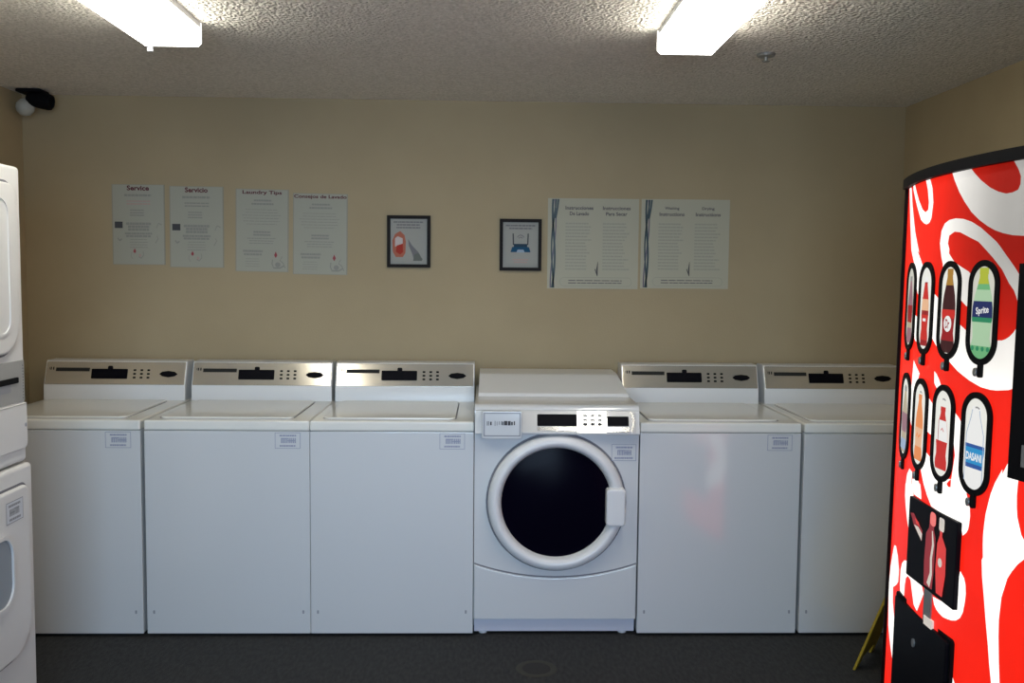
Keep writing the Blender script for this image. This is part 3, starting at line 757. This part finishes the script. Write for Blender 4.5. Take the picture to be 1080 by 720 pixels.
def framed(x0, x1, z0, z1, label, art, mats):
    cx = (x0+x1)/2; t = thing('framed_notice', label, 'picture frame', (cx, YW, z0), 'small black framed notices on the back wall')
    w, h = x1-x0, z1-z0
    fn = lambda u, v, q: (u, YW-q, v)
    b = .016
    o = [(x0, z0), (x1, z0), (x1, z1), (x0, z1)]; i2 = [(x0+b, z0+b), (x1-b, z0+b), (x1-b, z1-b), (x0+b, z1-b)]
    ring('frame', o, i2, fn, .0005, .018, M['frame'], t)
    s = Sheet(); s.rect(x0+b*.8, x1-b*.8, z0+b*.8, z1-b*.8, 0, 0); art(s, x0, z0, w, h)
    s.build('notice', mats, lambda u, v, q: (u, YW-.006-q, v), t)
def art_lock(s, x, z, w, h):
    P = lambda a, b: (x+a*w, z+b*h)
    s.lines(x+.14*w, x+.84*w, z+.90*h, z+.74*h, 3, 2, 1, .5, 'c', 2)
    s.poly([P(.13, .30), P(.12, .52), P(.18, .64), P(.30, .70), P(.40, .62), P(.43, .5), P(.42, .28), P(.36, .20), P(.20, .20)], 1, 1)
    s.poly([P(.18, .40), P(.18, .56), P(.24, .60), P(.36, .56), P(.36, .44)], 4, 2)
    s.poly([P(.20, .30), P(.22, .42), P(.36, .46), P(.37, .30), P(.30, .25)], 3, 3)
    s.poly([P(.48, .55), P(.58, .42), P(.72, .30), P(.80, .18), P(.62, .14), P(.58, .26), P(.5, .42)], 2, 1)
    s.poly([P(.60, .13), P(.63, .26), P(.72, .28), P(.82, .16), P(.80, .13)], 5, 2)
def art_router(s, x, z, w, h):
    P = lambda a, b: (x+a*w, z+b*h)
    s.lines(x+.14*w, x+.86*w, z+.90*h, z+.79*h, 2, 2, 1, .5, 'c', 2)
    s.stroke([P(.33, .50), P(.32, .72)], .006, 3, 1); s.stroke([P(.67, .50), P(.68, .72)], .006, 3, 1)
    s.poly([P(.26, .36), P(.30, .46), P(.70, .46), P(.74, .36)], 1, 1); s.poly([P(.34, .46), P(.34, .52), P(.66, .52), P(.66, .46)], 6, 2)
    s.poly([P(.40, .355), P(.43, .41), P(.57, .41), P(.60, .355)], 5, 3)
    for r in (.05, .09): s.stroke([P(.5+r*math.cos(a)*1.0, .60+r*math.sin(a)) for a in [math.radians(30+12*k) for k in range(11)]], .004, 2, 1)
    s.lines(x+.3*w, x+.7*w, z+.24*h, z+.14*h, 2, 4, 1, .5, 'c', 6)
framed(-.4904, -.278, 1.557, 1.8115, 'small black-framed notice with a red shape at its left, left of the two frames', art_lock, [M['fpaper'], M['salmon'], M['ink_f'], M['red2'], M['fpaper2'], M['grey_f']])
framed(.063, .2700, 1.546, 1.8005, 'small black-framed notice showing a blue router with two antennas, right of the two frames', art_router, [M['fpaper'], M['blue2'], M['ink_f'], M['inkd'], M['pinkink'], M['bluepale'], M['bluemid']])

# ------------------------------------------------------------------ ceiling lights
def fixture(cx, label, clip=False):
    t = thing('ceiling_light', label, 'ceiling light', (cx, -1.19, ZC), 'fluorescent ceiling lights')
    y0, y1 = -1.805, -.583
    box('housing', (cx-.098, cx+.098), (y0+.01, y1-.004), (ZC-.028, ZC-.0005), M['housing'], t, bevel=.003)
    prof = [(-.100, ZC-.024), (-.100, ZC-.070), (-.088, ZC-.082), (.088, ZC-.082), (.100, ZC-.070), (.100, ZC-.024)]
    prism('diffuser', prof, lambda u, v, q: (cx+u, q, v), y0+.006, y1-.006, M['lens'], t)
    for a, b in ((y0, y0+.006), (y1-.006, y1)):
        prism('end_cap', [(-.101, ZC-.004), (-.101, ZC-.071), (-.089, ZC-.083), (.089, ZC-.083), (.101, ZC-.071), (.101, ZC-.004)], lambda u, v, q: (cx+u, q, v), a, b, M['lensend'], t)
    if clip:
        box('end_clip', (cx-.085, cx-.065), (y1-.002, y1+.006), (ZC-.100, ZC-.080), M['grey'], t, bevel=.002)
fixture(-1.078, 'lit rectangular fluorescent ceiling light above the left washers', True)
fixture(.6835, 'lit rectangular fluorescent ceiling light right of the room centre')

# sprinkler head
sp = thing('sprinkler_head', 'small grey sprinkler head on the ceiling right of the right light', 'sprinkler', (1.057, -.262, ZC))
lathe('escutcheon', [(0, ZC), (.036, ZC), (.032, ZC-.010), (.012, ZC-.012), (0, ZC-.012)], lambda u, v, q: (1.057+u, -.262+v, q), M['steel'], sp, 24)
lathe('deflector', [(0, ZC-.012), (.007, ZC-.012), (.007, ZC-.026), (.014, ZC-.027), (.014, ZC-.029), (0, ZC-.029)], lambda u, v, q: (1.057+u, -.262+v, q), M['steel'], sp, 24)

# security camera in the left corner
sc_ = thing('security_camera', 'small dark security camera on a white mount in the upper left corner', 'security camera', (-2.2, .70, ZC))
bm = bmesh.new(); add_box(bm, (-2.20, -2.085), (.62, .72), (ZC-.018, ZC-.001), .006)
link('ceiling_plate', bm, M['black'], sc_, smooth=40)
def cam_fn(u, v, q):     # axis along +x, slightly down
    a = math.radians(12)
    x = q*math.cos(a)+v*math.sin(a); z = -q*math.sin(a)+v*math.cos(a)
    return (-2.16+x, .66+u, ZC-.038+z)
lathe('camera_body', [(0, .0), (.022, .0), (.034, .02), (.038, .05), (.038, .10), (.034, .112), (.026, .114), (.024, .104), (0, .104)], cam_fn, M['black'], sc_, 28)
lathe('white_mount', [(0, -.042), (.022, -.036), (.038, -.018), (.042, 0), (.038, .018), (.022, .036), (0, .042)], lambda u, v, q: (-2.175+u, .665+v, ZC-.082+q), M['camwhite'], sc_, 28)

# floor drain
fdn = thing('floor_drain', 'small round dark floor drain in front of the front-loading washer', 'drain', (.205, -.333, 0))
lathe('drain_rim', [(.055, .0006), (.057, .0022), (.076, .0022), (.080, .0006)], lambda u, v, q: (.205+u, -.333+v, q), M['drain'], fdn, 40)
lathe('drain_cover', [(0, .0016), (.050, .0016), (.0555, .0008)], lambda u, v, q: (.205+u, -.333+v, q), M['drain_in'], fdn, 40)

# yellow folding floor sign standing behind the vending machine
sg = thing('wet_floor_sign', 'yellow folding floor sign standing on the floor behind the vending machine', 'floor sign', (1.661, -.357, 0))
ang = math.radians(-38)
def sign_fn(base, lean):
    def f(u, v, q):      # u depth along the sign width, v up the leaf, q thickness
        x = base+math.sin(lean)*v+math.cos(lean)*q; y = u; z = math.cos(lean)*v-math.sin(lean)*q
        return (1.661+x*math.cos(ang)-y*math.sin(ang), -.357+x*math.sin(ang)+y*math.cos(ang), max(z, .0005))
    return f
hh = .56; hs = .18; ln = math.asin(hs/hh)
leaf = [(-.13, 0), (-.085, 0), (-.075, .05), (.075, .05), (.085, 0), (.13, 0), (.095, .57), (.08, .60), (-.08, .60), (-.095, .57)]
prism('front_leaf', leaf, sign_fn(-hs, ln), 0, .010, M['yellow'], sg, bevel=.002)
prism('rear_leaf', leaf, sign_fn(hs, -ln), -.010, 0, M['yellow'], sg)
tp = Vector(sign_fn(-hs, ln)(0, hh, 0))
box('hinge', (tp.x-.012, tp.x+.016), (tp.y-.07, tp.y+.07), (tp.z-.012, tp.z+.006), M['yellow'], sg, bevel=.004)

# ------------------------------------------------------------------ lights
def area(name, loc, rot, sx, sy, power, color, spread=180):
    l = bpy.data.lights.new(name, 'AREA'); l.shape = 'RECTANGLE'; l.size = sx; l.size_y = sy; l.energy = power; l.color = color; l.spread = math.radians(spread)
    o = bpy.data.objects.new(name, l); COL.objects.link(o); o.location = loc; o.rotation_euler = rot
    return o
# daylight coming through the doorway behind the photographer
area('doorway_daylight', (-.15, -5.2, 1.2), Vector((-.25, 5.2, -.75)).to_track_quat('-Z', 'Y').to_euler(), 1.8, 1.9, 31, (.53, .74, 1.0), 80)
w = bpy.data.worlds.new('room_world'); scene.world = w; w.use_nodes = True
w.node_tree.nodes['Background'].inputs[0].default_value = (.5, .55, .6, 1); w.node_tree.nodes['Background'].inputs[1].default_value = .05

# ------------------------------------------------------------------ camera
f, pi_, ya_, ro_, H, D = 990.476, .06984, .02759, .00943, 1.521, 3.8785
c, s_ = math.cos(ya_), math.sin(ya_)
fw = Vector((s_*math.cos(pi_), c*math.cos(pi_), -math.sin(pi_))); rt = Vector((c, -s_, 0)); up = rt.cross(fw)
r2 = math.cos(ro_)*rt+math.sin(ro_)*up; u2 = -math.sin(ro_)*rt+math.cos(ro_)*up
cam = bpy.data.cameras.new('camera'); co = bpy.data.objects.new('camera', cam); COL.objects.link(co)
cam.sensor_fit = 'HORIZONTAL'; cam.sensor_width = 36; cam.lens = 36*f/1080
m = Matrix.Identity(4)
for r in range(3): m[r][0] = r2[r]; m[r][1] = u2[r]; m[r][2] = -fw[r]
m.translation = (0, -D, H); co.matrix_world = m
cam.clip_start = .05
scene.camera = co
scene.view_settings.view_transform = 'Standard'
scene.view_settings.look = 'None'
scene.view_settings.exposure = 0
scene.cycles.max_bounces = 8
scene.cycles.use_denoising = True
scene.cycles.sample_clamp_indirect = 4
